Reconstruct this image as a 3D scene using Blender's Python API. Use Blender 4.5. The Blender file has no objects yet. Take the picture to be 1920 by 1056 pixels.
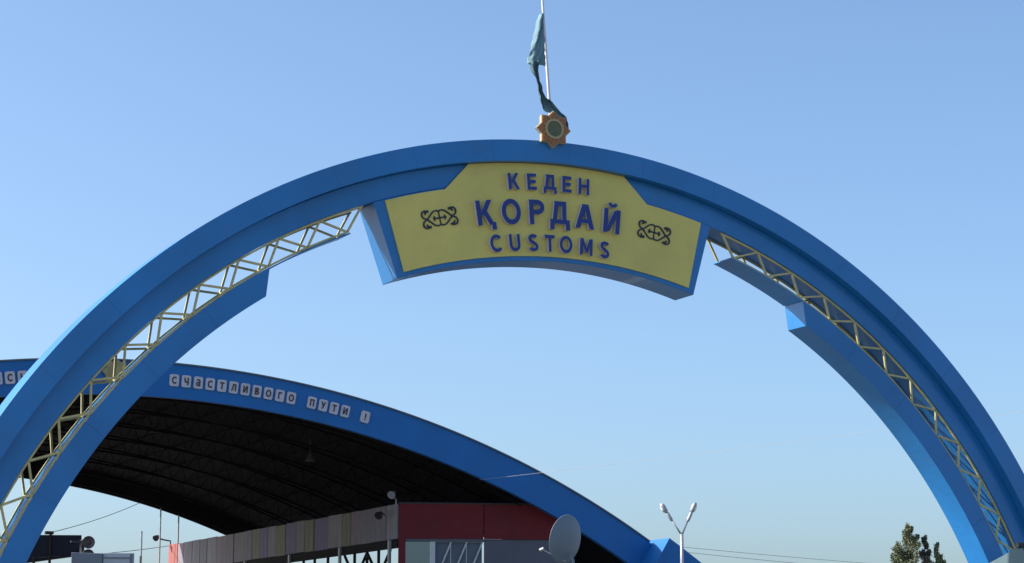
import bpy, bmesh, math, random
from mathutils import Vector, Matrix

rnd = random.Random(7)
R = math.radians
scene = bpy.context.scene

# ------------------------------------------------------------------ camera
cam_data = bpy.data.cameras.new('camera')
cam_data.sensor_width = 36.0
cam_data.lens = 75.0
cam_data.clip_start = 0.5
cam_data.clip_end = 6000
cam = bpy.data.objects.new('camera', cam_data)
scene.collection.objects.link(cam)
cam.location = (-11.788, -22.336, 1.621)
cam.rotation_euler = (R(90 + 10.542), 0, R(-26.378))
scene.camera = cam

# ------------------------------------------------------------------ sky, sun, exposure
SUN = Vector((-1.22, 0.60, 1.0)).normalized()          # direction towards the sun
elev = math.asin(SUN.z)
azim = math.atan2(SUN.x, SUN.y)                         # clockwise from +Y
world = bpy.data.worlds.new('World')
scene.world = world
world.use_nodes = True
wn = world.node_tree
sky = wn.nodes.new('ShaderNodeTexSky')
sky.sky_type = 'NISHITA'
sky.sun_disc = False
sky.sun_elevation = elev
sky.sun_rotation = azim
sky.altitude = 250
sky.air_density = 0.85
sky.dust_density = 3.0
sky.ozone_density = 4.2
bg = wn.nodes['Background']
bg.inputs['Strength'].default_value = 0.143
tint = wn.nodes.new('ShaderNodeMix')
tint.data_type = 'RGBA'
tint.blend_type = 'MULTIPLY'
tint.inputs[0].default_value = 1.0
tint.inputs[7].default_value = (0.945, 0.995, 0.985, 1)
wn.links.new(sky.outputs['Color'], tint.inputs[6])
wn.links.new(tint.outputs[2], bg.inputs['Color'])

sun_data = bpy.data.lights.new('sun', 'SUN')
sun_data.energy = 5.0
sun_data.angle = R(0.5)
sun_data.color = (1.0, 0.95, 0.88)
sun = bpy.data.objects.new('sun', sun_data)
scene.collection.objects.link(sun)
sun.rotation_euler = (-SUN).to_track_quat('-Z', 'Y').to_euler()
sun.location = (-30, 20, 40)

vs = scene.view_settings
vs.view_transform = 'Standard'
vs.look = 'None'
vs.exposure = 0.74
vs.gamma = 1.0
vs.use_curve_mapping = False


# ------------------------------------------------------------------ materials
def mat(name, col, rough=0.5, var=0.12, scale=3.0, bump=0.0, bscale=8.0, metal=0.0, spec=0.5,
        grime=0.0, coat=0.0, stretch=(1, 1, 1), col2=None):
    m = bpy.data.materials.new(name)
    m.use_nodes = True
    n = m.node_tree.nodes
    l = m.node_tree.links
    b = n['Principled BSDF']
    b.inputs['Roughness'].default_value = rough
    b.inputs['Metallic'].default_value = metal
    b.inputs['Specular IOR Level'].default_value = spec
    b.inputs['Coat Weight'].default_value = coat
    tc = n.new('ShaderNodeTexCoord')
    mp = n.new('ShaderNodeMapping')
    mp.inputs['Scale'].default_value = stretch
    l.new(tc.outputs['Object'], mp.inputs['Vector'])
    no = n.new('ShaderNodeTexNoise')
    no.inputs['Scale'].default_value = scale
    no.inputs['Detail'].default_value = 6
    no.inputs['Roughness'].default_value = 0.6
    l.new(mp.outputs['Vector'], no.inputs['Vector'])
    mx = n.new('ShaderNodeMix')
    mx.data_type = 'RGBA'
    c2 = col2 or tuple(min(1, c * (1 + var)) for c in col)
    c1 = col if col2 else tuple(c * (1 - var) for c in col)
    mx.inputs[6].default_value = (*c1, 1)
    mx.inputs[7].default_value = (*c2, 1)
    rm = n.new('ShaderNodeMapRange')
    rm.inputs[1].default_value = 0.3
    rm.inputs[2].default_value = 0.7
    l.new(no.outputs['Fac'], rm.inputs[0])
    l.new(rm.outputs[0], mx.inputs[0])
    out = mx.outputs[2]
    if grime > 0:
        g = n.new('ShaderNodeTexNoise')
        g.inputs['Scale'].default_value = scale * 4.3
        g.inputs['Detail'].default_value = 8
        l.new(mp.outputs['Vector'], g.inputs['Vector'])
        gr = n.new('ShaderNodeMapRange')
        gr.inputs[1].default_value = 0.55
        gr.inputs[2].default_value = 0.8
        gr.inputs[4].default_value = grime
        l.new(g.outputs['Fac'], gr.inputs[0])
        m2 = n.new('ShaderNodeMix')
        m2.data_type = 'RGBA'
        m2.inputs[7].default_value = (0.13, 0.12, 0.11, 1)
        l.new(out, m2.inputs[6])
        l.new(gr.outputs[0], m2.inputs[0])
        out = m2.outputs[2]
    l.new(out, b.inputs['Base Color'])
    rr = n.new('ShaderNodeMapRange')
    rr.inputs[3].default_value = max(0.03, rough - 0.08)
    rr.inputs[4].default_value = min(1, rough + 0.1)
    l.new(no.outputs['Fac'], rr.inputs[0])
    l.new(rr.outputs[0], b.inputs['Roughness'])
    if bump > 0:
        bn = n.new('ShaderNodeTexNoise')
        bn.inputs['Scale'].default_value = bscale
        bn.inputs['Detail'].default_value = 4
        l.new(mp.outputs['Vector'], bn.inputs['Vector'])
        bp = n.new('ShaderNodeBump')
        bp.inputs['Strength'].default_value = bump
        bp.inputs['Distance'].default_value = 0.05
        l.new(bn.outputs['Fac'], bp.inputs['Height'])
        l.new(bp.outputs['Normal'], b.inputs['Normal'])
    return m


M = {}
M['blue'] = mat('blue_sheet_paint', (0.014, 0.160, 0.42), 0.38, 0.16, 0.8, 0.22, 1.6, grime=0.12, coat=0.2, spec=0.35)
M['blue_far'] = mat('blue_canopy_paint', (0.010, 0.132, 0.385), 0.5, 0.10, 0.6, 0.1, 1.0, grime=0.05, spec=0.3)
M['yellow'] = mat('yellow_sign_paint', (0.63, 0.535, 0.13), 0.5, 0.10, 1.4, 0.05, 3.0, grime=0.10)
M['letter'] = mat('letter_blue_paint', (0.008, 0.030, 0.19), 0.5, 0.1, 6)
M['letterside'] = mat('letter_pale_returns', (0.46, 0.46, 0.52), 0.5, 0.1, 6)
M['ink'] = mat('ornament_blue_paint', (0.010, 0.014, 0.040), 0.5, 0.1, 6)
M['truss'] = mat('cream_green_steel_paint', (0.48, 0.42, 0.18), 0.5, 0.2, 7, grime=0.4)
M['star'] = mat('star_orange_paint', (0.30, 0.115, 0.03), 0.45, 0.15, 9)
M['gold'] = mat('pale_gold_paint', (0.36, 0.29, 0.15), 0.4, 0.1, 9)
M['seal'] = mat('olive_seal_paint', (0.10, 0.11, 0.05), 0.5, 0.3, 30)
M['dimgalv'] = mat('dusty_dark_steel', (0.09, 0.085, 0.085), 0.6, 0.2, 6)
M['pole'] = mat('white_pole_paint', (0.62, 0.62, 0.62), 0.35, 0.06, 4)
M['galv'] = mat('galvanised_steel', (0.36, 0.37, 0.39), 0.5, 0.12, 8, metal=0.3)
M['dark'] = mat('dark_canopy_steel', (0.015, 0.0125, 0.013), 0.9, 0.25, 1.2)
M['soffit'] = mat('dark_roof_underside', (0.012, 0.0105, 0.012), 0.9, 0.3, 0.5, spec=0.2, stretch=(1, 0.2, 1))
M['roof'] = mat('grey_roof_sheet', (0.30, 0.31, 0.33), 0.5, 0.1, 0.5)
M['tile'] = mat('white_letter_tile', (0.47, 0.47, 0.52), 0.5, 0.12, 3)
M['tileletter'] = mat('dark_maroon_letter', (0.05, 0.022, 0.028), 0.5, 0.1, 3)
M['olive'] = mat('olive_gold_emblem', (0.30, 0.26, 0.11), 0.5, 0.15, 4)
M['red'] = mat('dark_red_panel', (0.15, 0.011, 0.017), 0.6, 0.18, 0.8, grime=0.12, spec=0.3)
M['salmon'] = mat('sunlit_red_panel', (0.31, 0.085, 0.07), 0.6, 0.12, 0.9)  # red end panel, with the sunlight on it put into the paler colour
M['wallgrey'] = mat('blue_grey_wall', (0.10, 0.107, 0.135), 0.7, 0.12, 0.7, grime=0.1)
M['whiteframe'] = mat('white_window_frame', (0.55, 0.58, 0.60), 0.45, 0.06, 3)
M['concrete'] = mat('concrete', (0.33, 0.32, 0.30), 0.85, 0.12, 2, 0.2, 20, grime=0.2)
M['blackm'] = mat('black_metal', (0.025, 0.022, 0.026), 0.5, 0.2, 6)
M['brown'] = mat('brown_plastic', (0.07, 0.05, 0.05), 0.5, 0.2, 6)
M['navy'] = mat('navy_billboard_back', (0.02, 0.035, 0.085), 0.6, 0.15, 1.2, grime=0.1)
M['slate'] = mat('slate_grey_metal', (0.10, 0.125, 0.16), 0.55, 0.1, 1.5)
M['lightslate'] = mat('light_grey_metal', (0.30, 0.34, 0.38), 0.55, 0.1, 1.5)
M['dish'] = mat('dish_grey_paint', (0.145, 0.19, 0.225), 0.55, 0.06, 2)
M['lens'] = mat('dull_lens', (0.3, 0.31, 0.33), 0.3, 0.1, 3)
M['lampglass'] = mat('lamp_diffuser', (0.78, 0.78, 0.76), 0.2, 0.04, 3)
M['teal'] = mat('teal_roof_sheet', (0.045, 0.085, 0.095), 0.5, 0.12, 2)
M['cable'] = mat('cable_grey', (0.16, 0.17, 0.18), 0.6, 0.1, 2)
M['cable_light'] = mat('cable_pale', (0.30, 0.32, 0.34), 0.6, 0.05, 2)
M['flag'] = mat('turquoise_flag_cloth', (0.115, 0.215, 0.255), 0.8, 0.15, 9, 0.15, 30)
M['flagtail'] = mat('worn_flag_cloth', (0.05, 0.11, 0.13), 0.8, 0.55, 6, 0.15, 30)
M['bark'] = mat('bark', (0.12, 0.095, 0.075), 0.9, 0.25, 12, 0.3, 30)
M['ground'] = mat('dusty_earth', (0.27, 0.23, 0.18), 0.95, 0.15, 0.15, 0.3, 3)
M['asphalt'] = mat('asphalt', (0.085, 0.083, 0.08), 0.9, 0.15, 0.8, 0.25, 40)
M['paint'] = mat('road_paint', (0.7, 0.7, 0.68), 0.7, 0.12, 3)
M['floor'] = mat('grey_floor', (0.2, 0.2, 0.2), 0.8, 0.1, 1)


def board_mat(name, c):
    return mat(name, c, 0.65, 0.22, 1.6, 0.15, 6, grime=0.5, stretch=(2.5, 2.5, 0.45))


BOARDS = [board_mat('board_grey', (0.21, 0.195, 0.225)), board_mat('board_grey_pale', (0.27, 0.25, 0.275)),
          board_mat('board_purple', (0.17, 0.155, 0.275)), board_mat('board_olive', (0.205, 0.20, 0.13)),
          board_mat('board_mauve', (0.24, 0.19, 0.225))]


def glass_mat(name, tint, mixfac):
    m = bpy.data.materials.new(name)
    m.use_nodes = True
    n = m.node_tree.nodes
    l = m.node_tree.links
    b = n['Principled BSDF']
    b.inputs['Base Color'].default_value = (*tint, 1)
    b.inputs['Roughness'].default_value = 0.06
    t = n.new('ShaderNodeBsdfTransparent')
    t.inputs['Color'].default_value = (0.75, 0.82, 0.84, 1)
    mx = n.new('ShaderNodeMixShader')
    mx.inputs[0].default_value = mixfac
    l.new(t.outputs[0], mx.inputs[1])
    l.new(b.outputs[0], mx.inputs[2])
    l.new(mx.outputs[0], n['Material Output'].inputs['Surface'])
    return m


M['glass'] = glass_mat('dusty_window_glass', (0.05, 0.06, 0.07), 0.55)


def leaf_mat(name, a, b_):
    m = mat(name, a, 0.6, 0.3, 1.6, col2=b_)
    n = m.node_tree.nodes
    n['Principled BSDF'].inputs['Subsurface Weight'].default_value = 0.0
    return m


M['leaf1'] = leaf_mat('leaf_olive_green', (0.075, 0.095, 0.045), (0.15, 0.17, 0.085))
M['leaf2'] = leaf_mat('leaf_dark_grey_green', (0.05, 0.055, 0.045), (0.10, 0.11, 0.075))
M['leaf3'] = leaf_mat('leaf_mid_green', (0.075, 0.105, 0.05), (0.15, 0.18, 0.085))


# ------------------------------------------------------------------ mesh helpers
def obj(name, verts, faces, material, parent=None, smooth=False):
    me = bpy.data.meshes.new(name)
    me.from_pydata([tuple(v) for v in verts], [], faces)
    bm = bmesh.new()
    bm.from_mesh(me)
    bmesh.ops.recalc_face_normals(bm, faces=bm.faces)
    bm.to_mesh(me)
    bm.free()
    if smooth:
        for pl in me.polygons:
            pl.use_smooth = True
    me.materials.append(M[material] if isinstance(material, str) else material)
    o = bpy.data.objects.new(name, me)
    scene.collection.objects.link(o)
    if parent:
        o.parent = parent
        o.matrix_parent_inverse = parent.matrix_world.inverted() if False else Matrix.Translation(-parent.location)
    return o


class MB:
    """collects shapes (world coordinates) for ONE mesh object"""

    def __init__(s):
        s.v = []
        s.f = []

    def add(s, v, f):
        k = len(s.v)
        s.v += [tuple(p) for p in v]
        s.f += [tuple(i + k for i in q) for q in f]
        return s

    def box(s, a, b):
        x0, y0, z0 = a
        x1, y1, z1 = b
        return s.add([(x0, y0, z0), (x1, y0, z0), (x1, y1, z0), (x0, y1, z0), (x0, y0, z1), (x1, y0, z1), (x1, y1, z1), (x0, y1, z1)],
                     [(0, 1, 2, 3), (4, 5, 6, 7), (0, 1, 5, 4), (1, 2, 6, 5), (2, 3, 7, 6), (3, 0, 4, 7)])

    def tube(s, pts, rads, n=8, cap=True, flat=None):
        pts = [Vector(p) for p in pts]
        if not isinstance(rads, (list, tuple)):
            rads = [rads] * len(pts)
        rings = []
        base = len(s.v)
        up = None
        for i, p in enumerate(pts):
            d = (pts[min(i + 1, len(pts) - 1)] - pts[max(i - 1, 0)]).normalized()
            if up is None:
                up = Vector((0, 0, 1)) if abs(d.z) < 0.9 else Vector((0, 1, 0))
            a = d.cross(up).normalized()
            b = a.cross(d).normalized()
            up = b
            for k in range(n):
                t = 2 * math.pi * (k + 0.5) / n
                s.v.append(tuple(p + (a * math.cos(t) + b * math.sin(t)) * rads[i]))
        for i in range(len(pts) - 1):
            for k in range(n):
                q = base + i * n
                s.f.append((q + k, q + (k + 1) % n, q + n + (k + 1) % n, q + n + k))
        if cap:
            s.f.append(tuple(base + k for k in range(n)))
            s.f.append(tuple(base + (len(pts) - 1) * n + k for k in range(n)))
        return s

    def prism(s, poly, origin, ux, uy, n0, n1):
        """poly in (u,v); extruded along ux x uy between n0 and n1"""
        o = Vector(origin)
        ux = Vector(ux).normalized()
        uy = Vector(uy).normalized()
        nn = ux.cross(uy)
        k = len(poly)
        v = [o + ux * a + uy * b + nn * n0 for a, b in poly] + [o + ux * a + uy * b + nn * n1 for a, b in poly]
        f = [tuple(range(k)), tuple(range(k, 2 * k))] + [(i, (i + 1) % k, k + (i + 1) % k, k + i) for i in range(k)]
        return s.add(v, f)

    def lathe(s, prof, origin, axis, n=20):
        """prof list of (radius, along axis)"""
        o = Vector(origin)
        ax = Vector(axis).normalized()
        t = Vector((0, 0, 1)) if abs(ax.z) < 0.9 else Vector((1, 0, 0))
        a = ax.cross(t).normalized()
        b = ax.cross(a)
        base = len(s.v)
        for r, h in prof:
            for k in range(n):
                q = 2 * math.pi * k / n
                s.v.append(tuple(o + ax * h + (a * math.cos(q) + b * math.sin(q)) * max(r, 1e-4)))
        for i in range(len(prof) - 1):
            for k in range(n):
                q = base + i * n
                s.f.append((q + k, q + (k + 1) % n, q + n + (k + 1) % n, q + n + k))
        return s

    def build(s, name, material, parent=None, smooth=False):
        return obj(name, s.v, s.f, material, parent, smooth)


def empty(name, loc, label, cat, group=None):
    o = bpy.data.objects.new(name, None)
    o.empty_display_size = 0.3
    o.location = loc
    scene.collection.objects.link(o)
    return tag(o, label, cat, group)


def tag(o, label, cat, group=None):
    o['label'] = label
    o['category'] = cat
    if group:
        o['group'] = group
    return o


def struct(o):
    o['kind'] = 'structure'
    return o


def arc(c, r, phi, y):
    """point on a circle in an x-z plane; phi in degrees clockwise from straight up"""
    return Vector((c[0] + r * math.sin(R(phi)), y, c[1] + r * math.cos(R(phi))))


def ring(mb, c, r0, r1, y0, y1, pi0, po0, pi1, po1, n):
    """box-section ring segment; pi = angle at the inner radius, po = at the outer radius"""
    v = []
    f = []
    for i in range(n + 1):
        t = i / n
        pi = pi0 + (pi1 - pi0) * t
        po = po0 + (po1 - po0) * t
        v += [arc(c, r0, pi, y0), arc(c, r1, po, y0), arc(c, r1, po, y1), arc(c, r0, pi, y1)]
    for i in range(n):
        q = 4 * i
        for k in range(4):
            f.append((q + k, q + (k + 1) % 4, q + 4 + (k + 1) % 4, q + 4 + k))
    f.append((0, 1, 2, 3))
    f.append((4 * n, 4 * n + 1, 4 * n + 2, 4 * n + 3))
    return mb.add(v, f)


def bevel(o, w=0.006, seg=2):
    m = o.modifiers.new('bevel', 'BEVEL')
    m.width = w
    m.segments = seg
    m.limit_method = 'ANGLE'
    m.angle_limit = R(40)
    return o


# ---- lettering: heavy sans strokes, capital height 1, baseline 0
def _arc(cx, cy, rx, ry, a0, a1, n=18):
    return [(cx + rx * math.cos(R(a0 + (a1 - a0) * k / n)), cy + ry * math.sin(R(a0 + (a1 - a0) * k / n))) for k in range(n + 1)]


def glyph(ch, t):
    """list of outlines strips [(left pts, right pts)], and the width"""
    h = t / 2
    S = []

    def V(x, a, b):
        S.append(([(x - h, a), (x - h, b)], [(x + h, a), (x + h, b)]))

    def H(y, a, b, w=t):
        S.append(([(a, y + w / 2), (b, y + w / 2)], [(a, y - w / 2), (b, y - w / 2)]))

    def Dg(x0, y0, x1, y1, d=None):
        d = d or 0.58 * t
        S.append(([(x0 - d, y0), (x1 - d, y1)], [(x0 + d, y0), (x1 + d, y1)]))

    def P(pts, w=t):
        L, Rr = [], []
        n = len(pts)
        closed = math.dist(pts[0], pts[-1]) < 1e-6
        for k, (x, y) in enumerate(pts):
            p0 = pts[k - 1] if k else (pts[-2] if closed else pts[0])
            p1 = pts[k + 1] if k < n - 1 else (pts[1] if closed else pts[-1])
            dx, dy = p1[0] - p0[0], p1[1] - p0[1]
            q = math.hypot(dx, dy) or 1
            L.append((x - dy / q * w / 2, y + dx / q * w / 2))
            Rr.append((x + dy / q * w / 2, y - dx / q * w / 2))
        S.append((L, Rr))

    W = 0.7
    if ch in '\u041a\u049a':
        W = 0.74
        V(h, 0, 1)
        Dg(0.24, 0.40, 0.61, 1.0)
        Dg(0.63, 0.0, 0.33, 0.585)
        if ch == '\u049a':
            V(0.70, -0.20, 0.10)
    elif ch == '\u0415':
        W = 0.62
        V(h, 0, 1)
        H(1 - h, t, W)
        H(0.51, t, W - 0.05)
        H(h, t, W)
    elif ch in '\u0414':
        W = 0.88
        b = 0.16
        H(1 - h, 0.20, 0.74)
        V(0.74 - h, b, 1 - t)
        Dg(0.20, b, 0.285, 1 - t, h)
        H(b, 0.0, W, t * 0.9)
        V(h * 0.9, -0.17, b - 0.45 * t)
        V(W - h * 0.9, -0.17, b - 0.45 * t)
    elif ch == '\u043b':
        W = 0.76
        H(1 - h, 0.2, W)
        V(W - h, 0, 1 - t)
        P([(0.0, 0.09), (0.12, 0.11), (0.22, 0.32), (0.27, 1 - t)], t * 0.95)
    elif ch == '\u041d':
        W = 0.74
        V(h, 0, 1)
        V(W - h, 0, 1)
        H(0.51, t, W - t)
    elif ch in 'O\u041e\u043e':
        W = 0.88
        P(_arc(W / 2, 0.5, W / 2 - h, 0.52 - h, 0, 360, 36))
    elif ch == '\u0420':
        W = 0.68
        V(h, 0, 1)
        P([(t, 1 - h), (0.34, 1 - h)] + _arc(0.36, 0.70, 0.32 - h, 0.30 - h, 80, -80) + [(0.34, 0.40 + h), (t, 0.40 + h)])
    elif ch in '\u0432':
        W = 0.7
        V(h, 0, 1)
        P([(t, 1 - h), (0.34, 1 - h)] + _arc(0.36, 0.75, 0.28 - h, 0.25 - h, 80, -80) + [(0.34, 0.50 + h), (t, 0.50 + h)])
        P([(t, 0.55 - h), (0.36, 0.55 - h)] + _arc(0.38, 0.275, 0.32 - h, 0.275 - h, 80, -80) + [(0.36, h), (t, h)])
    elif ch == '\u044c':
        W = 0.68
        V(h, 0, 1)
        P([(t, 0.60 - h), (0.34, 0.60 - h)] + _arc(0.36, 0.30, 0.32 - h, 0.30 - h, 80, -80) + [(0.34, h), (t, h)])
    elif ch == '\u0410':
        W = 0.86
        Dg(0.11, 0, 0.40, 1.0, 0.11)
        Dg(W - 0.11, 0, W - 0.40, 1.0, 0.11)
        H(0.30, 0.24, W - 0.24, t * 0.8)
    elif ch in '\u0419\u0438':
        W = 0.76
        V(h, 0, 1)
        V(W - h, 0, 1)
        Dg(t, 0.06, W - t, 0.94, 0.10)
        if ch == '\u0419':
            P(_arc(W / 2, 1.30, 0.17, 0.17, 200, 340), t * 0.7)
    elif ch in 'C\u0441':
        W = 0.80
        P(_arc(0.44, 0.5, 0.44 - h, 0.52 - h, 42, 318, 30))
    elif ch == 'U':
        W = 0.74
        P([(h, 1), (h, 0.40)] + _arc(W / 2, 0.36, W / 2 - h, 0.37 - h, 180, 360) + [(W - h, 0.40), (W - h, 1)])
    elif ch == 'S':
        W = 0.70
        P(_arc(0.35, 0.74, 0.33 - h, 0.275 - h, 25, 180, 14) + _arc(0.35, 0.74, 0.33 - h, 0.29 - h, 195, 265, 8)[0:]
          + _arc(0.35, 0.26, 0.34 - h, 0.31 - h, 85, 0, 8) + _arc(0.35, 0.26, 0.34 - h, 0.275 - h, -10, -158, 14))
    elif ch in 'T\u0442':
        W = 0.70
        H(1 - h, 0, W)
        V(W / 2, 0, 1 - t)
    elif ch == 'M':
        W = 0.90
        V(h, 0, 1)
        V(W - h, 0, 1)
        Dg(t * 0.75, 1.0, W / 2, 0.18, 0.09)
        Dg(W - t * 0.75, 1.0, W / 2, 0.18, 0.09)
    elif ch == '\u0447':
        W = 0.70
        V(W - h, 0, 1)
        P([(h, 1), (h, 0.66)] + _arc(0.30, 0.62, 0.30 - h, 0.24, 180, 275, 10) + [(W - t, 0.42)])
    elif ch == '\u0430':
        W = 0.70
        P(_arc(0.33, 0.72, 0.33 - h, 0.28 - h, 150, 10, 12) + [(W - h - 0.03, 0.6), (W - h - 0.03, 0.0)])
        P(_arc(0.33, 0.30, 0.33 - h, 0.30 - h, 0, 360, 24))
    elif ch == '\u0433':
        W = 0.6
        V(h, 0, 1)
        H(1 - h, t, W)
    elif ch == '\u043f':
        W = 0.72
        V(h, 0, 1)
        V(W - h, 0, 1)
        H(1 - h, t, W - t)
    elif ch == '\u0443':
        W = 0.74
        Dg(0.11, 1.0, 0.40, 0.30)
        P([(W - 0.1, 1.0), (0.40, 0.24), (0.30, 0.08), (0.16, 0.06)], t * 0.95)
    elif ch == '!':
        W = t
        V(h, 0.32, 1)
        V(h, 0.0, 0.2)
    return S, W


def letter(name, ch, h, wx, depth, origin, ux, uy, material, parent, t=0.2, baseline=-0.5, returns=None):
    """raised letter; origin = its middle on the wall, standing out along ux x uy"""
    S, W = glyph(ch, t)
    o = Vector(origin)
    ux = Vector(ux).normalized()
    uy = Vector(uy).normalized()
    nn = ux.cross(uy)
    v, f, mi = [], [], []
    for k, (L, Rr) in enumerate(S):
        z0, z1 = 0.0004 * k, depth + 0.0007 * k
        n = len(L)
        b = len(v)
        for z in (z0, z1):
            for row in (L, Rr):
                v += [o + ux * ((a - W / 2) * h * wx) + uy * ((c + baseline) * h) + nn * z for a, c in row]
        for q in range(n - 1):
            f += [(b + q, b + q + 1, b + n + q + 1, b + n + q), (b + 2 * n + q, b + 2 * n + q + 1, b + 3 * n + q + 1, b + 3 * n + q),
                  (b + q, b + q + 1, b + 2 * n + q + 1, b + 2 * n + q), (b + n + q, b + n + q + 1, b + 3 * n + q + 1, b + 3 * n + q)]
            mi += [0, 0, 1, 1]
        f += [(b, b + n, b + 3 * n, b + 2 * n), (b + n - 1, b + 2 * n - 1, b + 4 * n - 1, b + 3 * n - 1)]
        mi += [1, 1]
    me = bpy.data.meshes.new(name)
    me.from_pydata([tuple(p) for p in v], [], f)
    me.materials.append(M[material])
    if returns:
        me.materials.append(M[returns])
        me.polygons.foreach_set('material_index', mi)
    bm = bmesh.new()
    bm.from_mesh(me)
    bmesh.ops.recalc_face_normals(bm, faces=bm.faces)
    bm.to_mesh(me)
    bm.free()
    ob = bpy.data.objects.new(name, me)
    scene.collection.objects.link(ob)
    ob.parent = parent
    off = parent.location if parent.parent is None else Vector((0, 0, 0))
    ob.matrix_parent_inverse = Matrix.Translation(-off)
    return ob


# ================================================================== GROUND
struct(MB().add([(-2500, -2500, -0.01), (2500, -2500, -0.01), (2500, 2500, -0.01), (-2500, 2500, -0.01)], [(0, 1, 2, 3)]).build('ground', 'ground'))
struct(MB().add([(-7.0, -120, -0.004), (42, -120, -0.004), (42, 140, -0.004), (-7.0, 140, -0.004)], [(0, 1, 2, 3)]).build('road', 'asphalt'))
for i in range(14):
    y = -110 + i * 12
    struct(MB().add([(-0.08, y, 0.002), (0.08, y, 0.002), (0.08, y + 4, 0.002), (-0.08, y + 4, 0.002)], [(0, 1, 2, 3)]).build('road_marking', 'paint'))
struct(MB().box((8.6, -40, -0.004), (9.0, 30, 0.14)).build('kerb', 'concrete'))

# ================================================================== GATE ARCH
C0 = (0.0, 0.0)
R1, R2, R3, R4, R5 = 8.0, 7.740, 7.481, 7.223, 6.959
D = 0.417
arch = empty('gate_arch', (0, 0.2, 0), 'tall bright blue semicircular gate arch with cream lattice under its rim', 'arch')
ring(MB(), C0, R2 + 0.012, R1 - 0.012, -0.122, D - 0.012, -90, -90, 90, 90, 120).build('outer_band_core', 'blue', arch)
crn = random.Random(4)


def clad(name, r0, r1, y0, y1, a, b, step, cut=None, jit=0.0015):
    n = max(1, round((b - a) / step))
    for i in range(n):
        p0 = a + (b - a) * i / n + 0.002
        p1 = a + (b - a) * (i + 1) / n - 0.002
        i0 = cut[0] if cut and i == 0 and cut[0] is not None else p0
        i1 = cut[1] if cut and i == n - 1 and cut[1] is not None else p1
        d = crn.uniform(0, jit)
        e = crn.uniform(0, jit * 0.7)
        bevel(ring(MB(), C0, r0 - e, r1 + crn.uniform(0, jit * 0.5), y0 - d, y1, i0, p0, i1, p1, 8).build(name, 'blue', arch), 0.002)


clad('outer_band_panel', R2, R1, -0.135, D, -90, 90, 7.5)
bevel(ring(MB(), C0, R3, R2 - 0.002, 0.0, D - 0.004, -90, -90, 90, 90, 120).build('recessed_band', 'blue', arch), 0.006)
ring(MB(), C0, R5 + 0.012, R4 - 0.012, 0.014, D - 0.012, -90, -90, -33.6, -33.6, 60).build('lower_band_core', 'blue', arch)
ring(MB(), C0, R5 + 0.012, R4 - 0.012, 0.014, D - 0.012, 30.6, 30.6, 90, 90, 60).build('lower_band_core', 'blue', arch)
clad('lower_band_panel', R5, R4, 0.003, D, -90, -31.3, 7.4, (None, -33.0))
clad('lower_band_panel', R5, R4, 0.003, D, 28.3, 90, 7.6, (29.9, None))
ring(MB(), C0, R4 - 0.018, R4 - 0.002, 0.002, D - 0.002, -31.25, -31.25, -22.7, -22.7, 16).build('soffit_sheet', 'blue', arch)
ring(MB(), C0, R4 - 0.018, R4 - 0.002, 0.002, D - 0.002, 19.1, 19.1, 28.25, 28.25, 16).build('soffit_sheet', 'blue', arch)
for sx in (-1, 1):
    bevel(MB().box((sx * 7.5 - 0.75, -0.35, -0.02), (sx * 7.5 + 0.75, 0.62, 0.35)).build('plinth', 'concrete', arch), 0.02)

RB, RT = R4 + 0.016, R3 - 0.015


def bar(a, b, w=0.0165):
    MB().tube([a, b], w, 4).build('truss_bar', 'truss', arch)


for y in (0.032, D - 0.035):
    botL = [-22.85 - 4.22 * i for i in range(17)]
    topL = [-20.75 - 4.22 * i for i in range(17)]
    for i in range(16):
        bar(arc(C0, RB, botL[i], y), arc(C0, RT, topL[i], y))
        bar(arc(C0, RB, botL[i], y), arc(C0, RT, topL[i + 1], y))
    topR = [17.6 + 4.24 * i for i in range(18)]
    botR = [19.45 + 4.24 * i for i in range(18)]
    for i in range(17):
        bar(arc(C0, RT, topR[i], y), arc(C0, RB, botR[i], y))
        bar(arc(C0, RB, botR[i], y), arc(C0, RT, topR[i + 1], y))
    for (p0, p1) in ((-90, -20.6), (17.4, 90)):
        n = 60
        MB().tube([arc(C0, RT, p0 + (p1 - p0) * k / n, y) for k in range(n + 1)], 0.015, 4).build('truss_chord', 'truss', arch)
    for (p0, p1) in ((-90, -22.7), (19.3, 90)):
        n = 60
        MB().tube([arc(C0, RB, p0 + (p1 - p0) * k / n, y) for k in range(n + 1)], 0.015, 4).build('truss_chord', 'truss', arch)
for i in range(16):
    bar(arc(C0, RB + 0.002, -22.85 - 4.22 * i, 0.03), arc(C0, RB + 0.002, -22.85 - 4.22 * i, D - 0.03), 0.014)
    bar(arc(C0, RB + 0.002, 19.45 + 4.24 * i, 0.03), arc(C0, RB + 0.002, 19.45 + 4.24 * i, D - 0.03), 0.014)

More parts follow.
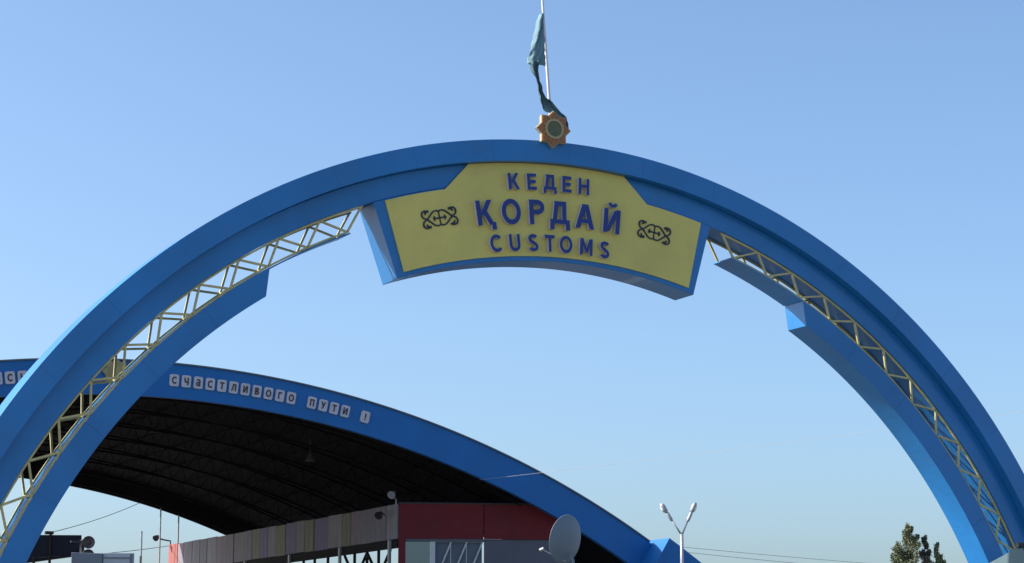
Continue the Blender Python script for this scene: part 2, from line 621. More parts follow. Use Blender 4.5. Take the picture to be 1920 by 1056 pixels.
# ================================================================== SIGN ON THE ARCH
T = -1.85          # the sign sits a touch left of the crown
a0 = arc(C0, 6.5, T, 0)
sign = empty('customs_sign', (a0.x, 0.2, a0.z), 'yellow customs sign board with raised blue letters under the arch crown', 'sign')
bevel(ring(MB(), C0, 6.545, R3 - 0.004, -0.015, D + 0.012, T - 17.75, T - 17.75, T + 17.75, T + 17.75, 30).build('sign_box', 'blue', sign), 0.006)
pts = []
def sp(r, a):
    q = arc(C0, r, T + a, 0)
    pts.append((q.x, q.z))
for k in range(21):
    sp(6.602, -16.9 + 33.8 * k / 20)
for k in range(9):
    sp(7.462, 16.66 - (16.66 - 10.57) * k / 8)
for k in range(13):
    sp(7.735, 7.86 - 15.72 * k / 12)
for k in range(9):
    sp(7.462, -10.57 - (16.66 - 10.57) * k / 8)
MB().prism(pts, (0, 0, 0), (1, 0, 0), (0, 0, 1), 0.017, 0.034).build('yellow_panel', 'yellow', sign)
YS = -0.0345
def sign_row(text, angles, r, h, wx, off):
    for ch, a in zip(text, angles):
        o = arc(C0, r, a, YS)
        ux = Vector((math.cos(R(a)), 0, -math.sin(R(a))))
        uy = Vector((math.sin(R(a)), 0, math.cos(R(a))))
        w = wx if not isinstance(wx, dict) else wx.get(ch, wx['*'])
        letter('raised_letter', ch, h, w, 0.055, o, ux, uy, 'letter', sign, off, -0.5, 'letterside')
sign_row('\u041a\u0415\u0414\u0415\u041d', [-5.60, -3.74, -1.88, -0.10, 1.68], 7.50, 0.20, {'*': 1.0}, 0.195)
sign_row('\u049a\u041e\u0420\u0414\u0410\u0419', [-8.96, -6.15, -3.38, -0.90, 1.88, 4.86], 7.13, 0.30, {'*': 1.0, '\u041e': 0.96}, 0.195)
sign_row('CUSTOMS', [-8.2, -6.09, -4.0, -2.1, -0.24, 2.10, 4.26], 6.755, 0.205, {'*': 0.95, 'M': 0.93}, 0.19)


def smooth_line(P, n):
    out = []
    m = len(P) - 1
    for i in range(n + 1):
        t = i / n * m
        k = min(int(t), m - 1)
        u = t - k
        p0, p1, p2, p3 = P[max(k - 1, 0)], P[k], P[k + 1], P[min(k + 2, m)]
        out.append(tuple(0.5 * ((2 * b) + (c_ - a) * u + (2 * a - 5 * b + 4 * c_ - d) * u * u + (-a + 3 * b - 3 * c_ + d) * u ** 3)
                         for a, b, c_, d in zip(p0, p1, p2, p3)))
    return out


def ribbon(mb, pts, w, org, ux, uy, d0, d1):
    n = len(pts)
    L = []
    Rr = []
    for i, (x, y) in enumerate(pts):
        x0, y0 = pts[max(i - 1, 0)]
        x1, y1 = pts[min(i + 1, n - 1)]
        dx, dy = x1 - x0, y1 - y0
        q = math.hypot(dx, dy) or 1
        L.append((x - dy / q * w / 2, y + dx / q * w / 2))
        Rr.append((x + dy / q * w / 2, y - dx / q * w / 2))
    for i in range(n - 1):
        mb.prism([L[i], L[i + 1], Rr[i + 1], Rr[i]], org, ux, uy, d0, d1)


class FlatMB(MB):
    def prism(s, poly, *a):
        return MB.prism(s, [(x, y * 0.9) for x, y in poly], *a)


def ornament(a):
    o = arc(C0, 7.135, a, YS)
    ux = Vector((math.cos(R(a)), 0, -math.sin(R(a))))
    uy = Vector((math.sin(R(a)), 0, math.cos(R(a))))
    mb = FlatMB()
    ribbon(mb, [(0, -0.092), (0, 0.092)], 0.014, o, ux, uy, 0.001, 0.009)
    for sx in (-1, 1):
        ribbon(mb, [(sx * 0.004, 0), (sx * 0.088, 0)], 0.020, o, ux, uy, 0.002, 0.010 + 0.0005 * sx)
        ribbon(mb, [(sx * 0.068, -0.032), (sx * 0.068, 0.032)], 0.017, o, ux, uy, 0.003, 0.0115)
        for sy in (-1, 1):
            # strand from the top of the eye, crossing at the side and hooking into the opposite corner
            P = smooth_line([(sx * 0.0, sy * 0.085), (sx * 0.03, sy * 0.100), (sx * 0.075, sy * 0.088), (sx * 0.120, sy * 0.045), (sx * 0.165, 0.0),
                             (sx * 0.205, -sy * 0.022), (sx * 0.224, -sy * 0.060), (sx * 0.214, -sy * 0.100), (sx * 0.182, -sy * 0.116), (sx * 0.145, -sy * 0.110)], 34)
            ribbon(mb, P, 0.0185, o, ux, uy, 0.004 + 0.001 * (sy + 1), 0.0125 + 0.0009 * (sy + 1) + 0.0004 * sx)
            ribbon(mb, [(sx * 0.130, -sy * 0.106), (sx * 0.182, -sy * 0.098)], 0.030, o, ux, uy, 0.007, 0.016)
            ribbon(mb, [(sx * 0.170, -sy * 0.092), (sx * 0.184, -sy * 0.066)], 0.020, o, ux, uy, 0.008, 0.017)
    mb.build('scroll_ornament', 'ink', sign)


ornament(T - 11.75)
ornament(T + 11.75)

# ================================================================== STAR EMBLEM, FLAG POLE, FLAG
def star_poly(r, n=8, rin=0.765, rot=0):
    P = []
    for k in range(n * 2):
        q = R(rot) + math.pi * k / n
        rr = r if k % 2 == 0 else r * rin
        P.append((rr * math.sin(q), rr * math.cos(q)))
    return P


def disc_poly(r, n=28):
    return [(r * math.sin(2 * math.pi * k / n), r * math.cos(2 * math.pi * k / n)) for k in range(n)]


def star(name, c, r, label, plate, rim, centre, depth):
    x, y, z = c
    e = empty(name, (x, y, z - r), label, 'emblem')
    X, Z = (1, 0, 0), (0, 0, 1)
    MB().prism(star_poly(r), c, X, Z, 0, depth).build('rim_plate', rim, e)
    MB().prism(star_poly(r * 0.94), c, X, Z, depth + 0.001, depth + 0.012).build('star_plate', plate, e)
    for k in range(16):
        q = 2 * math.pi * k / 16
        d = Vector((math.sin(q), 0, math.cos(q)))
        t = Vector((math.cos(q), 0, -math.sin(q)))
        o = Vector(c) + d * r * 0.50
        MB().prism([(-0.035 * r, 0), (0.035 * r, 0), (0, (0.22 if k % 2 else 0.13) * r)], o, t, d, depth + 0.013, depth + 0.02).build('ray', rim, e)
    mb = MB()
    mb.lathe([(0.42 * r, 0), (0.42 * r, 0.014), (0.535 * r, 0.014), (0.535 * r, 0)], (x, y - depth - 0.013, z), (0, -1, 0), 32)
    mb.build('ring', rim, e)
    MB().prism(disc_poly(0.42 * r), c, X, Z, depth + 0.013, depth + 0.018).build('seal_disc', centre, e)
    return e


star('star_emblem', (-0.245, -0.140, 8.135), 0.232, 'orange and gold eight-pointed star with round seal on the arch crown', 'star', 'gold', 'seal', 0.055)

pole = empty('flagpole', (-0.112, 0.1, 8.0), 'thin white flagpole leaning above the arch crown', 'flagpole')
MB().tube([(-0.110, 0.1, 7.99), (-0.151, 0.1, 8.57), (-0.243, 0.1, 9.85), (-0.30, 0.1, 10.65)], [0.02, 0.019, 0.015, 0.012], 10).build('shaft', 'pole', pole, True)
MB().lathe([(0.0, -0.03), (0.03, -0.02), (0.036, 0.01), (0.02, 0.035), (0, 0.04)], (-0.302, 0.1, 10.68), (0, 0, 1), 12).build('finial', 'gold', pole, True)
MB().box((-0.19, 0.02, 7.995), (-0.03, 0.18, 8.03)).build('base_plate', 'blue', pole)


def cloth(mb, left, right, ncol, amp, ph, y0, bend=0.0):
    rows = len(left)
    v = []
    for i in range(rows):
        for j in range(ncol + 1):
            u = j / ncol
            x = left[i][0] + (right[i][0] - left[i][0]) * u
            z = left[i][1] + (right[i][1] - left[i][1]) * u
            w = bend * max(0, 0.22 - u) + amp * math.sin(ph + u * 8.5 + i * 0.35) * (0.25 + 0.75 * (1 - u)) + amp * 0.6 * math.sin(u * 17 + i * 0.8)
            v.append((x + 0.004 * math.sin(i * 1.7), y0 + w, z))
    f = []
    for i in range(rows - 1):
        for j in range(ncol):
            q = i * (ncol + 1) + j
            f.append((q, q + 1, q + ncol + 2, q + ncol + 1))
    mb.add(v, f)


def fp(px, py):        # a sketch of the hanging cloth, 1 unit = 7 mm, laid out on the plane of the pole
    return (-0.1115 + (px - 1036) * 0.00725, 8.22 + (244 - py) * 0.0067 + (px - 1036) * 0.0005)


flag = empty('flag', (-0.2, 0.1, 9.0), 'limp torn turquoise flag hanging from the pole', 'flag')
mb = MB()
cloth(mb, smooth_line([fp(1015, 26), fp(1006, 60), fp(999, 88), fp(994, 108), fp(992, 122)], 22),
      smooth_line([fp(1018, 26), fp(1019, 60), fp(1021, 90), fp(1022, 112), fp(1023, 126)], 22), 18, 0.013, 0.4, 0.085, 0.28)
o = mb.build('upper_cloth', 'flag', flag, True)
o.modifiers.new('solid', 'SOLIDIFY').thickness = 0.003
mb = MB()
cloth(mb, smooth_line([fp(992, 121), fp(998, 143), fp(1004, 163), fp(1008, 181), fp(1013, 197), fp(1024, 212), fp(1040, 217), fp(1052, 232), fp(1059, 250)], 30),
      smooth_line([fp(1007, 117), fp(1007, 143), fp(1012, 163), fp(1017, 180), fp(1028, 191), fp(1042, 205), fp(1056, 219), fp(1062, 233), fp(1065, 250)], 30), 10, 0.03, 1.4, 0.06)
o = mb.build('hanging_tail', 'flagtail', flag, True)
o.modifiers.new('solid', 'SOLIDIFY').thickness = 0.003

# ================================================================== CUSTOMS CANOPY (barrel vault behind the arch)
CC = (8.14, -24.66)
RO, RI = 36.48, 35.36
Y0, Y1 = 45.0, 74.3
can = empty('customs_canopy', (8.14, 60, 0), 'huge barrel-vaulted customs canopy with blue fascia and dark underside', 'canopy')
ring(MB(), CC, RI, RO, Y0, Y0 + 0.22, -33.5, -33.5, 33.5, 33.5, 90).build('fascia', 'blue_far', can)
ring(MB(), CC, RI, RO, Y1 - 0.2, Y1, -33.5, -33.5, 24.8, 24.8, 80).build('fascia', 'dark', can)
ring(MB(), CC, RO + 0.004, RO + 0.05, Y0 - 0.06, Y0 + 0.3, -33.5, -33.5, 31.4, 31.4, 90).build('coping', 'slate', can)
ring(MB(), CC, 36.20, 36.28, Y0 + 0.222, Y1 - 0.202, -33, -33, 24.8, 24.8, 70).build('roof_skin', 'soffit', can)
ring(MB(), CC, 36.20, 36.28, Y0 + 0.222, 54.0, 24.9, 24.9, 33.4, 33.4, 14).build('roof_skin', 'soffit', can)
for sgn in (-1, 1):
    a, b = sorted((sgn * 31.6, sgn * 47.6))
    ring(MB(), CC, 35.50, 36.66, 43.9, 46.2, a, a, b, b, 24).build('leg', 'blue_far', can)
    a, b = sorted((sgn * 33.5, sgn * 47.6))
    ring(MB(), CC, 35.50, 36.5, Y1 - 1.2, Y1, a, a, b, b, 24).build('leg', 'blue_far', can)
k = 0
y = Y0 + 1.2
while y < Y1 - 0.5:
    mb = MB()
    nseg = 56
    p0, p1 = -33.0, (33.0 if y < 53 else 24.6)
    st = (p1 - p0) / nseg
    mb.tube([arc(CC, 35.44, p0 + st * i, y) for i in range(nseg + 1)], 0.055, 4)
    mb.tube([arc(CC, 36.10, p0 + st * i, y) for i in range(nseg + 1)], 0.05, 4)
    for i in range(nseg):
        mb.tube([arc(CC, 35.44, p0 + st * i, y), arc(CC, 36.10, p0 + st * (i + 0.5), y)], 0.016, 4)
        mb.tube([arc(CC, 36.10, p0 + st * (i + 0.5), y), arc(CC, 35.44, p0 + st * (i + 1), y)], 0.016, 4)
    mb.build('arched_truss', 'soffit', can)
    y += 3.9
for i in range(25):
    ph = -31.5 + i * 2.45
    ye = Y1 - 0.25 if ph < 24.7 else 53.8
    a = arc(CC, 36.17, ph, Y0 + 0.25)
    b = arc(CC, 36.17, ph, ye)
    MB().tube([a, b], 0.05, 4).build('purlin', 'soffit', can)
for xx, zt in ((17.75, 9.30), (18.62, 9.02)):
    MB().tube([(xx, Y1 - 0.35, 0), (xx, Y1 - 0.35, zt + 0.1)], 0.035, 8).build('rear_post', 'galv', can)

TXT = '\u0441\u0447\u0430\u0441\u0442\u043b\u0438\u0432\u043e\u0433\u043e'
TILES = [(ch, 1.66 + 0.655 * i) for i, ch in enumerate(TXT)]
TILES += [(ch, 9.42 + 0.655 * i) for i, ch in enumerate('\u043f\u0443\u0442\u0438')] + [('!', 12.59)]
TILES += [('\u0438', -7.62), ('\u0441', -6.97), ('\u044c', -6.32)]


def rounded(w, h, r, n=4):
    P = []
    for cx, cy, s in ((w / 2 - r, h / 2 - r, 0), (-w / 2 + r, h / 2 - r, 90), (-w / 2 + r, -h / 2 + r, 180), (w / 2 - r, -h / 2 + r, 270)):
        for k in range(n + 1):
            t = R(s + 90 * k / n)
            P.append((cx + r * math.cos(t), cy + r * math.sin(t)))
    return P


for ch, ph in TILES:
    o = arc(CC, 35.945, ph, Y0 - 0.002)
    ux = Vector((math.cos(R(ph)), 0, -math.sin(R(ph))))
    uy = Vector((math.sin(R(ph)), 0, math.cos(R(ph))))
    t = MB().prism(rounded(0.315, 0.40, 0.06), o, ux, uy, 0.0, 0.06).build('letter_tile', 'tile', can)
    letter('tile_letter', ch, 0.235, 0.9, 0.012, o + ux.cross(uy) * 0.0605, ux, uy, 'tileletter', t, 0.20, -0.5)

star('canopy_emblem', (7.2, Y0 - 0.03, 11.42), 0.46, 'olive gold star emblem on the blue canopy fascia', 'olive', 'olive', 'olive', 0.08)


def pendant(c, h, label):
    x, y, z = c
    e = empty('pendant_lamp', (x, y, z), label, 'lamp', 'pendant lamps under the canopy')
    zt = CC[1] + math.sqrt(36.15 ** 2 - (x - CC[0]) ** 2)
    MB().tube([(x, y, z + 0.2), (x, y, zt)], 0.012, 6).build('rod', 'dimgalv', e)
    MB().lathe([(0.02, 0.3), (0.05, 0.28), (0.07, 0.18), (0.15, 0.04), (0.17, 0.0), (0.16, 0.0), (0.06, 0.17)], c, (0, 0, 1), 18).build('shade', 'dimgalv', e, True)
    MB().lathe([(0.0, -0.02), (0.06, 0.0), (0.07, 0.08), (0.04, 0.16)], c, (0, 0, 1), 12).build('bulb', 'dimgalv', e, True)


pendant((11.40, 54.3, 10.62), 0.3, 'bell-shaped pendant lamp under the canopy below the lettering\'s start')
pendant((16.15, 50.6, 9.42), 0.3, 'bell-shaped pendant lamp under the canopy above the grey boards')

# ================================================================== CUSTOMS BUILDING UNDER THE CANOPY
bx = 18.45
bld = empty('customs_office', (21, 56, 0), 'customs office with dark red fascia and grey board parapet under the canopy', 'building')
ang = R(-19.5)
dR = Vector((math.cos(ang), math.sin(ang), 0))
nR = Vector((dR.y, -dR.x, 0))                 # outward, towards the viewer
cor = Vector((bx, 47.7, 0))
ZT, ZB = 7.74, 6.51


def onR(u, z, n=0.0):
    return cor + dR * u + nR * n + Vector((0, 0, z))


def wallbox(mb, u0, u1, z0, z1, n0, n1):
    v = [onR(u0, z0, n0), onR(u1, z0, n0), onR(u1, z1, n0), onR(u0, z1, n0), onR(u0, z0, n1), onR(u1, z0, n1), onR(u1, z1, n1), onR(u0, z1, n1)]
    return mb.add(v, [(0, 1, 2, 3), (4, 5, 6, 7), (0, 1, 5, 4), (1, 2, 6, 5), (2, 3, 7, 6), (3, 0, 4, 7)])


e1 = onR(6.3, 0)
mb = MB()
mb.prism([(bx + 0.12, 48.0), (e1.x, e1.y + 0.25), (e1.x, e1.y + 1.5), (bx + 2.2, 49.6), (bx + 2.2, 74.4), (bx + 0.12, 74.4)], (0, 0, 0), (1, 0, 0), (0, 1, 0), ZB + 0.2, ZT - 0.25)
mb.build('roof', 'dark', bld)
mb = MB()
mb.prism([(bx + 0.12, 48.0), (e1.x, e1.y + 0.25), (e1.x + 2.0, 52.0), (e1.x + 0.5, 74.4), (bx + 0.12, 74.4)], (0, 0, 0), (1, 0, 0), (0, 1, 0), 0.0, 4.6)
mb.build('lower_storey', 'wallgrey', bld)
# red fascia panels on the front
wallbox(MB(), 0.0, 3.02, ZB, ZT, 0.0, 0.10).build('red_panel', 'red', bld)
wallbox(MB(), 3.05, 6.3, ZB, ZT - 0.01, -0.02, 0.085).build('red_panel', 'red', bld)
wallbox(MB(), -0.02, 6.32, ZT, ZT + 0.05, -0.05, 0.13).build('coping', 'blackm', bld)
wallbox(MB(), 0.0, 0.24, 4.6, ZB - 0.002, -0.2, 0.09).build('corner_post', 'red', bld)
wallbox(MB(), 0.245, 3.05, ZB - 0.1, ZB - 0.004, -0.12, 0.06).build('window_head', 'wallgrey', bld)
# glazing: one plain pane, a white mullion, and tilted sashes
wallbox(MB(), 0.25, 1.13, 4.6, ZB - 0.104, -0.06, -0.04).build('window_pane', 'glass', bld)
wallbox(MB(), 1.14, 1.30, 4.6, ZB - 0.104, -0.08, 0.05).build('window_mullion', 'whiteframe', bld)
for k in range(3):
    u = 1.31 + 0.56 * k
    pane = wallbox(MB(), u + 0.002, u + 0.555, 4.6, ZB - 0.104, -0.10, -0.085).build('window_pane', 'slate', bld)
    m2 = MB()
    a = onR(u + 0.56, ZB - 0.11, 0.0)
    b = onR(u + 0.56 - 0.62, 4.9, 0.0)
    m2.tube([a, b], 0.035, 4)
    m2.build('sash_bar', 'whiteframe', bld)
wallbox(MB(), 3.06, 6.28, 4.6, ZB - 0.004, -0.14, 0.0).build('front_wall', 'wallgrey', bld)
# parapet boards along the side
y = 47.72
i = 0
while y < 73.2:
    w = rnd.uniform(0.75, 1.5)
    y2 = min(y + w, 73.25)
    t = (y - 47.7) / 26
    if 0.17 < t < 0.62:
        mm = BOARDS[(2, 3, 0, 2, 3, 1)[i % 6]]
    elif t > 0.62:
        mm = BOARDS[rnd.choice([0, 4, 0, 4, 1])]
    else:
        mm = BOARDS[rnd.choice([0, 1, 1, 0, 4])]
    dz = rnd.uniform(-0.02, 0.02)
    dx = rnd.uniform(-0.015, 0.015)
    x0 = bx - 0.04 + dx
    mb = MB()
    # shallow trapezoidal rib profile
    prof = [(0, 0), (0.03, -0.012), (0.48, -0.010), (0.5, -0.004), (0.52, -0.010), (0.97, -0.012), (1.0, 0)]
    v = []
    W = y2 - y - 0.025
    for u, d in prof:
        v += [(x0 + d, y + u * W, ZB + dz), (x0 + d, y + u * W, ZT + dz), (x0 + 0.05, y + u * W, ZB + dz), (x0 + 0.05, y + u * W, ZT + dz)]
    f = []
    for q in range(len(prof) - 1):
        b0 = 4 * q
        f += [(b0, b0 + 4, b0 + 5, b0 + 1), (b0 + 2, b0 + 3, b0 + 7, b0 + 6), (b0, b0 + 2, b0 + 6, b0 + 4), (b0 + 1, b0 + 5, b0 + 7, b0 + 3)]
    f += [(0, 1, 3, 2), (4 * len(prof) - 4, 4 * len(prof) - 3, 4 * len(prof) - 1, 4 * len(prof) - 2)]
    mb.add(v, f)
    mb.build('parapet_board', mm, bld)
    y = y2
    i += 1
ep = MB().box((bx - 0.06, 73.28, 4.8), (bx + 0.1, 74.6, ZT + 0.02)).build('end_panel', 'salmon', bld)
MB().box((bx - 0.03, 47.75, ZB - 0.32), (bx + 0.12, 73.26, ZB - 0.006)).build('side_beam', 'dark', bld)
for yy in (48.35, 53.1, 58.5, 63.8, 68.9):
    MB().box((bx - 0.12, yy - 0.07, 4.602), (bx - 0.032, yy + 0.07, ZB - 0.03)).build('side_post', 'galv', bld)
for ya, yb in ((48.5, 50.7), (50.7, 52.9)):
    ym = (ya + yb) / 2
    m2 = MB()
    m2.tube([(bx + 0.04, ya, ZB - 0.34), (bx + 0.04, ym, 5.2)], 0.055, 4)
    m2.tube([(bx + 0.04, ym, 5.2), (bx + 0.04, yb, ZB - 0.34)], 0.055, 4)
    m2.build('brace', 'dark', bld)
for yy in (49.6, 50.7, 51.9, 54.6, 56.0, 57.2, 59.9, 61.2):
    MB().box((bx + 0.0, yy - 0.05, 4.602), (bx + 0.08, yy + 0.05, ZB - 0.325)).build('side_mullion', 'dark', bld)

# ------------------------------------------------------------------ floodlights on the parapet
def floodlight(base, head, label, m='galv', s=1.0):
    e = empty('floodlight', base, label, 'floodlight', 'floodlights on the office parapet')
    b = Vector(base)
    h = Vector(head)
    mid = b + Vector((0, 0, (h.z - b.z) * 0.55))
    MB().tube([b, mid, b.lerp(h, 0.55) + Vector((0, 0, 0.06)), h], 0.028 * s, 6).build('bracket', m, e)
    d = Vector((-0.6, -0.5, -0.45)).normalized()
    MB().lathe([(0.0, -0.16), (0.06, -0.15), (0.11, -0.02), (0.15, 0.08), (0.15, 0.1), (0.135, 0.1), (0.1, 0.02), (0.0, 0.0)], h, d, 14).build('head', m, e, True)
    MB().lathe([(0.132, 0.09), (0.0, 0.095)], h, d, 14).build('lens', 'lens' if m == 'galv' else 'blackm', e, True)


floodlight((18.36, 47.75, 7.70), (18.10, 47.5, 8.06), 'pale floodlight on bent bracket at the red office corner')
floodlight((18.3, 48.6, 7.40), (17.95, 48.3, 7.38), 'small dark floodlight hung below the office corner bracket', 'blackm', 0.8)
floodlight((18.42, 74.45, 7.74), (17.75, 74.5, 8.08), 'dark floodlight on bent bracket at the sunlit red parapet end', 'blackm', 1.3)

# ================================================================== STREET LAMP
lp = (24.45, 38.2)
lamp = empty('street_lamp', (lp[0], lp[1], 0), 'grey twin-headed street lamp with Y-shaped arms beside the canopy leg', 'street lamp')
MB().tube([(lp[0], lp[1], 0), (lp[0], lp[1], 5.3), (lp[0], lp[1], 6.28)], [0.09, 0.062, 0.055], 12).build('post', 'galv', lamp, True)
rv = Vector((math.cos(R(-26.4)), math.sin(R(-26.4)), 0))
for sx, dx, dz in ((-1, -0.66, 1.02), (1, 0.46, 1.05)):
    b = Vector((lp[0], lp[1], 6.24))
    tip = b + rv * dx + Vector((0, 0, dz))
    d = (tip - b).normalized()
    MB().tube([b, b + d * 0.30, b + d * 0.62], [0.032, 0.028, 0.026], 8).build('arm', 'galv', lamp, True)
    L = (tip - b).length
    n_ = d.cross(Vector((math.sin(R(26.4)), math.cos(R(26.4)), 0))).normalized()
    hd = MB()
    hd.tube([b + d * (L - 0.66), b + d * (L - 0.60), b + d * (L - 0.36), b + d * (L - 0.33)], [0.03, 0.055, 0.06, 0.04], 8)
    hd.tube([b + d * (L - 0.335), b + d * (L - 0.27), b + d * (L - 0.08), b + d * (L + 0.02)], [0.04, 0.075, 0.085, 0.05], 10)
    ho = hd.build('lamp_head', 'galv', lamp, True)
    side = n_ if n_.z < 0 else -n_
    MB().tube([b + d * (L - 0.27) + side * 0.05, b + d * (L - 0.18) + side * 0.045, b + d * (L - 0.06) + side * 0.05], [0.04, 0.062, 0.04], 10).build('diffuser', 'lampglass', lamp, True)

# ================================================================== SATELLITE DISH
dc = Vector((19.17, 36.37, 5.85))
dish = empty('satellite_dish', (dc.x, dc.y, 0), 'large grey satellite dish seen from behind in front of the canopy fascia', 'satellite dish')
axis = Vector((-0.38, 0.88, 0.17)).normalized()
Rd = 0.755
prof = [(0.0, -0.20)] + [(Rd * k / 10, -0.20 + 0.20 * (k / 10) ** 2) for k in range(1, 11)] + [(Rd + 0.015, 0.012), (Rd - 0.01, 0.02)] + [(Rd * k / 10, -0.185 + 0.20 * (k / 10) ** 2) for k in range(9, -1, -1)]
MB().lathe(prof, dc, axis, 40).build('reflector', 'dish', dish, True)
hub = dc - axis * 0.20
MB().tube([(dc.x + 0.12, dc.y - 0.28, 0), (dc.x + 0.12, dc.y - 0.28, 5.2), dc - axis * 0.16 - Vector((0, 0, 0.42))], 0.045, 10).build('mast', 'dish', dish, True)
low = dc - Vector((0, 0, 1)) * 0.68 - axis * 0.02
feed = Vector((18.55, 36.75, 5.55))
MB().tube([low, feed], 0.018, 6).build('feed_arm', 'galv', dish)
MB().lathe([(0.0, -0.09), (0.05, -0.08), (0.05, 0.04), (0.06, 0.06), (0.0, 0.07)], feed, (dc - feed).normalized(), 12).build('feed_horn', 'galv', dish, True)

# ================================================================== LEFT: BILLBOARD, LOUDSPEAKERS, SIGN BOX, POLE
bb = empty('billboard', (9.64, 62.4, 0), 'dark navy billboard on posts beyond the arch, under the canopy edge', 'billboard')
ub = Vector((math.cos(R(-22)), math.sin(R(-22)), 0))
ob = Vector((9.66, 62.45, 0))
MB().prism([(-1.6, 6.05), (1.28, 6.47), (1.28, 7.24), (-1.6, 7.24)], ob, ub, (0, 0, 1), 0.0, 0.14).build('panel', 'navy', bb)
MB().prism([(-1.6, 6.02), (1.30, 6.43), (1.30, 6.47), (-1.6, 6.05)], ob, ub, (0, 0, 1), -0.02, 0.18).build('frame_rail', 'blackm', bb)
for u in (0.0, -0.62):
    q = ob + ub * u
    MB().tube([(q.x, q.y - 0.22, 0), (q.x, q.y - 0.22, 7.3 if u == 0 else 6.4)], 0.055, 8).build('post', 'brown', bb)
q = ob + Vector((0, -0.22, 0))
MB().box((q.x - 0.22, q.y - 0.1, 7.26), (q.x + 0.1, q.y + 0.1, 7.38)).build('post_cap', 'brown', bb)

# sign box seen from behind
sb = empty('sign_box', (1.98, 27.0, 0), 'slate grey two-section sign box on posts beyond the arch', 'sign box')
us = Vector((math.cos(R(-26)), math.sin(R(-26)), 0))
os_ = Vector((1.34, 27.32, 0))
bevel(MB().prism([(0, 3.2), (0.73, 3.2), (0.73, 4.50), (0, 4.52)], os_, us, (0, 0, 1), -0.1, 0.12).build('panel', 'slate', sb), 0.01)
bevel(MB().prism([(0.735, 3.25), (1.43, 3.25), (1.43, 4.51), (0.735, 4.51)], os_, us, (0, 0, 1), -0.12, 0.09).build('panel', 'lightslate', sb), 0.01)
for k in range(3):
    z = 4.38 - 0.16 * k
    MB().prism([(0.76, z), (1.36, z), (1.36, z + 0.03), (0.76, z + 0.03)], os_, us, (0, 0, 1), 0.092, 0.11).build('rib', 'slate', sb)
MB().prism([(1.365, 3.3), (1.425, 3.3), (1.425, 4.48), (1.365, 4.48)], os_, us, (0, 0, 1), 0.092, 0.13).build('edge_trim', 'slate', sb)
for u in (0.3, 1.1):
    q = os_ + us * u
    MB().tube([(q.x, q.y, 0), (q.x, q.y, 3.26)], 0.05, 8).build('post', 'galv', sb)

# horn loudspeakers
sp_ = empty('loudspeaker_post', (1.62, 27.9, 0), 'post carrying two dark round loudspeakers behind the grey sign box', 'loudspeakers')
hc = Vector((1.83, 27.75, 4.80))
MB().tube([(1.70, 27.82, 0), (1.70, 27.82, 4.86)], 0.055, 8).build('post', 'blackm', sp_)
MB().box((1.42, 27.78, 4.79), (1.80, 27.86, 4.83)).build('cross_arm', 'blackm', sp_)
toc = (Vector((-11.8, -22.3, 1.6)) - hc).normalized()
for k in range(2):
    c = hc - Vector((0, 0, 0.31 * k)) + toc * 0.1
    s_ = MB().lathe([(0.0, -0.22), (0.05, -0.22), (0.06, -0.1), (0.10, -0.02), (0.15, 0.03), (0.15, 0.045), (0.132, 0.045), (0.09, 0.0), (0.07, -0.04), (0.0, -0.05)], c, toc, 24).build('horn', 'blackm', sp_, True)
    m3 = MB().lathe([(0.125, 0.035), (0.085, 0.005), (0.05, 0.0), (0.05, 0.02), (0.0, 0.03)], c, toc, 24).build('horn_mouth', 'brown', sp_, True)

pl = empty('thin_pole', (5.66, 36.3, 0), 'bare slender two-tone pole beside the grey sign box', 'pole')
MB().tube([(5.66, 36.3, 0), (5.66, 36.3, 5.0)], 0.032, 8).build('lower_tube', 'brown', pl)
MB().tube([(5.66, 36.3, 5.002), (5.66, 36.3, 5.67)], 0.03, 8).build('upper_tube', 'galv', pl)
MB().lathe([(0.034, 0), (0.036, 0.02), (0, 0.035)], (5.66, 36.3, 5.67), (0, 0, 1), 8).build('cap', 'galv', pl)

# ================================================================== GUARD BOOTH BY THE RIGHT LEG
gb = empty('guard_booth', (6.5, -1.7, 0), 'small guard booth with teal hipped roof beside the arch leg', 'booth')
bevel(MB().box((5.35, -2.35, 0), (7.6, -1.05, 2.72)).build('wall', 'lightslate', gb), 0.01)
v = [(4.95, -2.75, 2.72), (8.0, -2.75, 2.72), (8.0, -0.65, 2.72), (4.95, -0.65, 2.72), (5.34, -1.70, 3.20), (7.6, -1.70, 3.20)]
MB().add(v, [(0, 1, 5, 4), (1, 2, 5), (2, 3, 4, 5), (3, 0, 4), (0, 1, 2, 3)]).build('roof', 'teal', gb)
MB().tube([(5.30, -1.70, 3.215), (7.62, -1.70, 3.215)], 0.035, 6).build('ridge_cap', 'blackm', gb)
MB().box((4.93, -2.77, 2.66), (8.02, -2.752, 2.75)).build('gutter', 'blackm', gb)
MB().box((5.9, -2.356, 1.1), (7.0, -2.348, 2.2)).build('window', 'glass', gb)

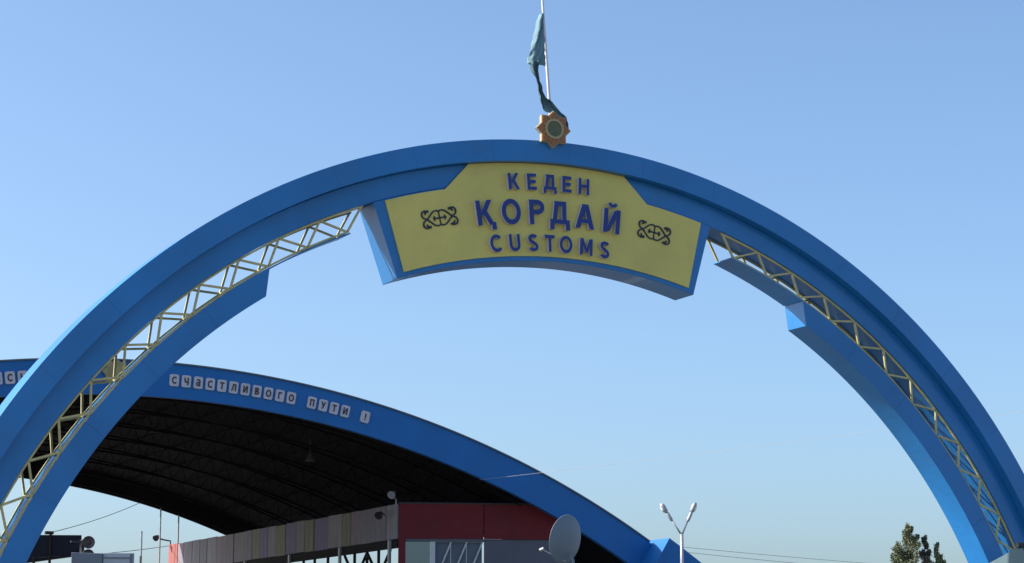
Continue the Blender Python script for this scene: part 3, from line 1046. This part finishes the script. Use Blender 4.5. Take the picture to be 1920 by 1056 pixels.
# ================================================================== TREES
def tree(x, y, h, rmax, label, leafm, seed, nleaf, ls, gap=0.0, lean=0.0, taper=2.2):
    r_ = random.Random(seed)
    e = empty('tree', (x, y, 0), label, 'tree', 'trees behind the arch')
    mb = MB()
    top = Vector((x + lean, y, h * 0.97))
    tp = [Vector((x, y, -0.1)), Vector((x + 0.1, y, h * 0.3)), Vector((x + lean * 0.5, y + 0.08, h * 0.62)), top]
    mb.tube(tp, [0.2, 0.15, 0.08, 0.015], 8)
    tips = []
    nb = 46
    for i in range(nb):
        t = 0.16 + 0.82 * (i + r_.random()) / nb
        z = h * t
        base = Vector((x + lean * t + r_.uniform(-0.03, 0.03), y, z))
        dtop = h - z
        rr = rmax * min(1, 0.10 + dtop / taper * 0.9) * r_.uniform(0.55, 1.08)
        if t < 0.35:
            rr *= 0.5 + t
        q = r_.uniform(0, 2 * math.pi)
        rise = rr * r_.uniform(1.1, 2.4) + 0.2
        rise = min(rise, max(0.1, h - z + 0.0))
        rise = max(0.12, min(rise, h - 1.15 * taper * (rr / rmax) * 0.75 - z))
        tip = base + Vector((rr * math.cos(q), rr * math.sin(q), rise))
        mid = base.lerp(tip, 0.5) + Vector((0, 0, -0.08))
        mb.tube([base, mid, tip], [0.035, 0.02, 0.006], 5)
        tips.append((base, mid, tip, rr))
    mb.build('trunk', 'bark', e, True)
    cl = MB()
    per = nleaf // nb
    for base, mid, tip, rr in tips:
        for k in range(per):
            u = min(1.06, r_.uniform(0.1, 1.12) ** 0.75)
            p = base.lerp(mid, u * 2) if u < 0.5 else mid.lerp(tip, u * 2 - 1)
            s = 0.19 * (0.3 + rr) * (1.15 - 0.75 * u)
            p = p + Vector((r_.gauss(0, s * 0.8), r_.gauss(0, s * 0.8), r_.gauss(0, s)))
            a = Vector((r_.gauss(0, 1), r_.gauss(0, 1), r_.gauss(0, 1))).normalized()
            b = a.orthogonal().normalized()
            c = a.cross(b)
            w = ls * r_.uniform(0.6, 1.3)
            cl.add([p - b * w, p + c * w * 0.45, p + b * w, p - c * w * 0.45 + a * w * 0.15], [(0, 1, 2, 3)])
    cl.build('crown', leafm, e)
    return e


tree(55.55, 67.5, 9.60, 0.92, 'tall olive green poplar rising highest behind the arch', 'leaf1', 3, 24000, 0.06)
tree(56.33, 67.2, 8.95, 0.52, 'slim dark poplar standing between two greener trees', 'leaf2', 11, 12000, 0.056)
tree(56.82, 66.9, 8.50, 0.78, 'loose leafy green tree beside the slim dark poplar', 'leaf3', 23, 12000, 0.06, taper=2.6)
tree(60.5, 66.5, 7.2, 1.2, 'low bushy green tree at the end of the poplar row', 'leaf3', 31, 5000, 0.10, taper=2.8)


# ================================================================== OVERHEAD WIRES
def wire(a, b, sag, rad, label, m='cable', n=24):
    a = Vector(a)
    b = Vector(b)
    P = [a.lerp(b, i / n) - Vector((0, 0, 4 * sag * (i / n) * (1 - i / n))) for i in range(n + 1)]
    o = MB().tube(P, rad, 5).build('overhead_wire', m)
    tag(o, label, 'wire', 'overhead wires')
    return o


def utility_pole(x, y, h, label):
    e = empty('utility_pole', (x, y, 0), label, 'utility pole')
    MB().tube([(x, y, -0.1), (x, y, h)], [0.15, 0.1], 10).build('post', 'concrete', e, True)
    MB().box((x - 0.7, y - 0.05, h - 0.4), (x + 0.7, y + 0.05, h - 0.3)).build('crossarm', 'galv', e)


wire((20.36, 44.97, 8.45), (34.0, 9.0, 9.75), 0.12, 0.0055, 'thin wire running from the canopy fascia up past the right side of the arch', 'cable_light')
wire((24.45, 38.2, 5.86), (55, 24.0, 4.6), 0.5, 0.007, 'upper of two thin wires leaving the street lamp post')
wire((24.45, 38.2, 5.70), (55, 24.0, 4.2), 0.5, 0.007, 'lower of two thin wires leaving the street lamp post')
wire((9.64, 62.2, 7.33), (17.05, 74.2, 9.75), 0.12, 0.014, 'thin wire from the billboard post top to the canopy')
wire((2.0, 50.0, 5.6), (18.40, 74.58, 7.72), 0.25, 0.014, 'thin wire sagging to the sunlit red parapet end')
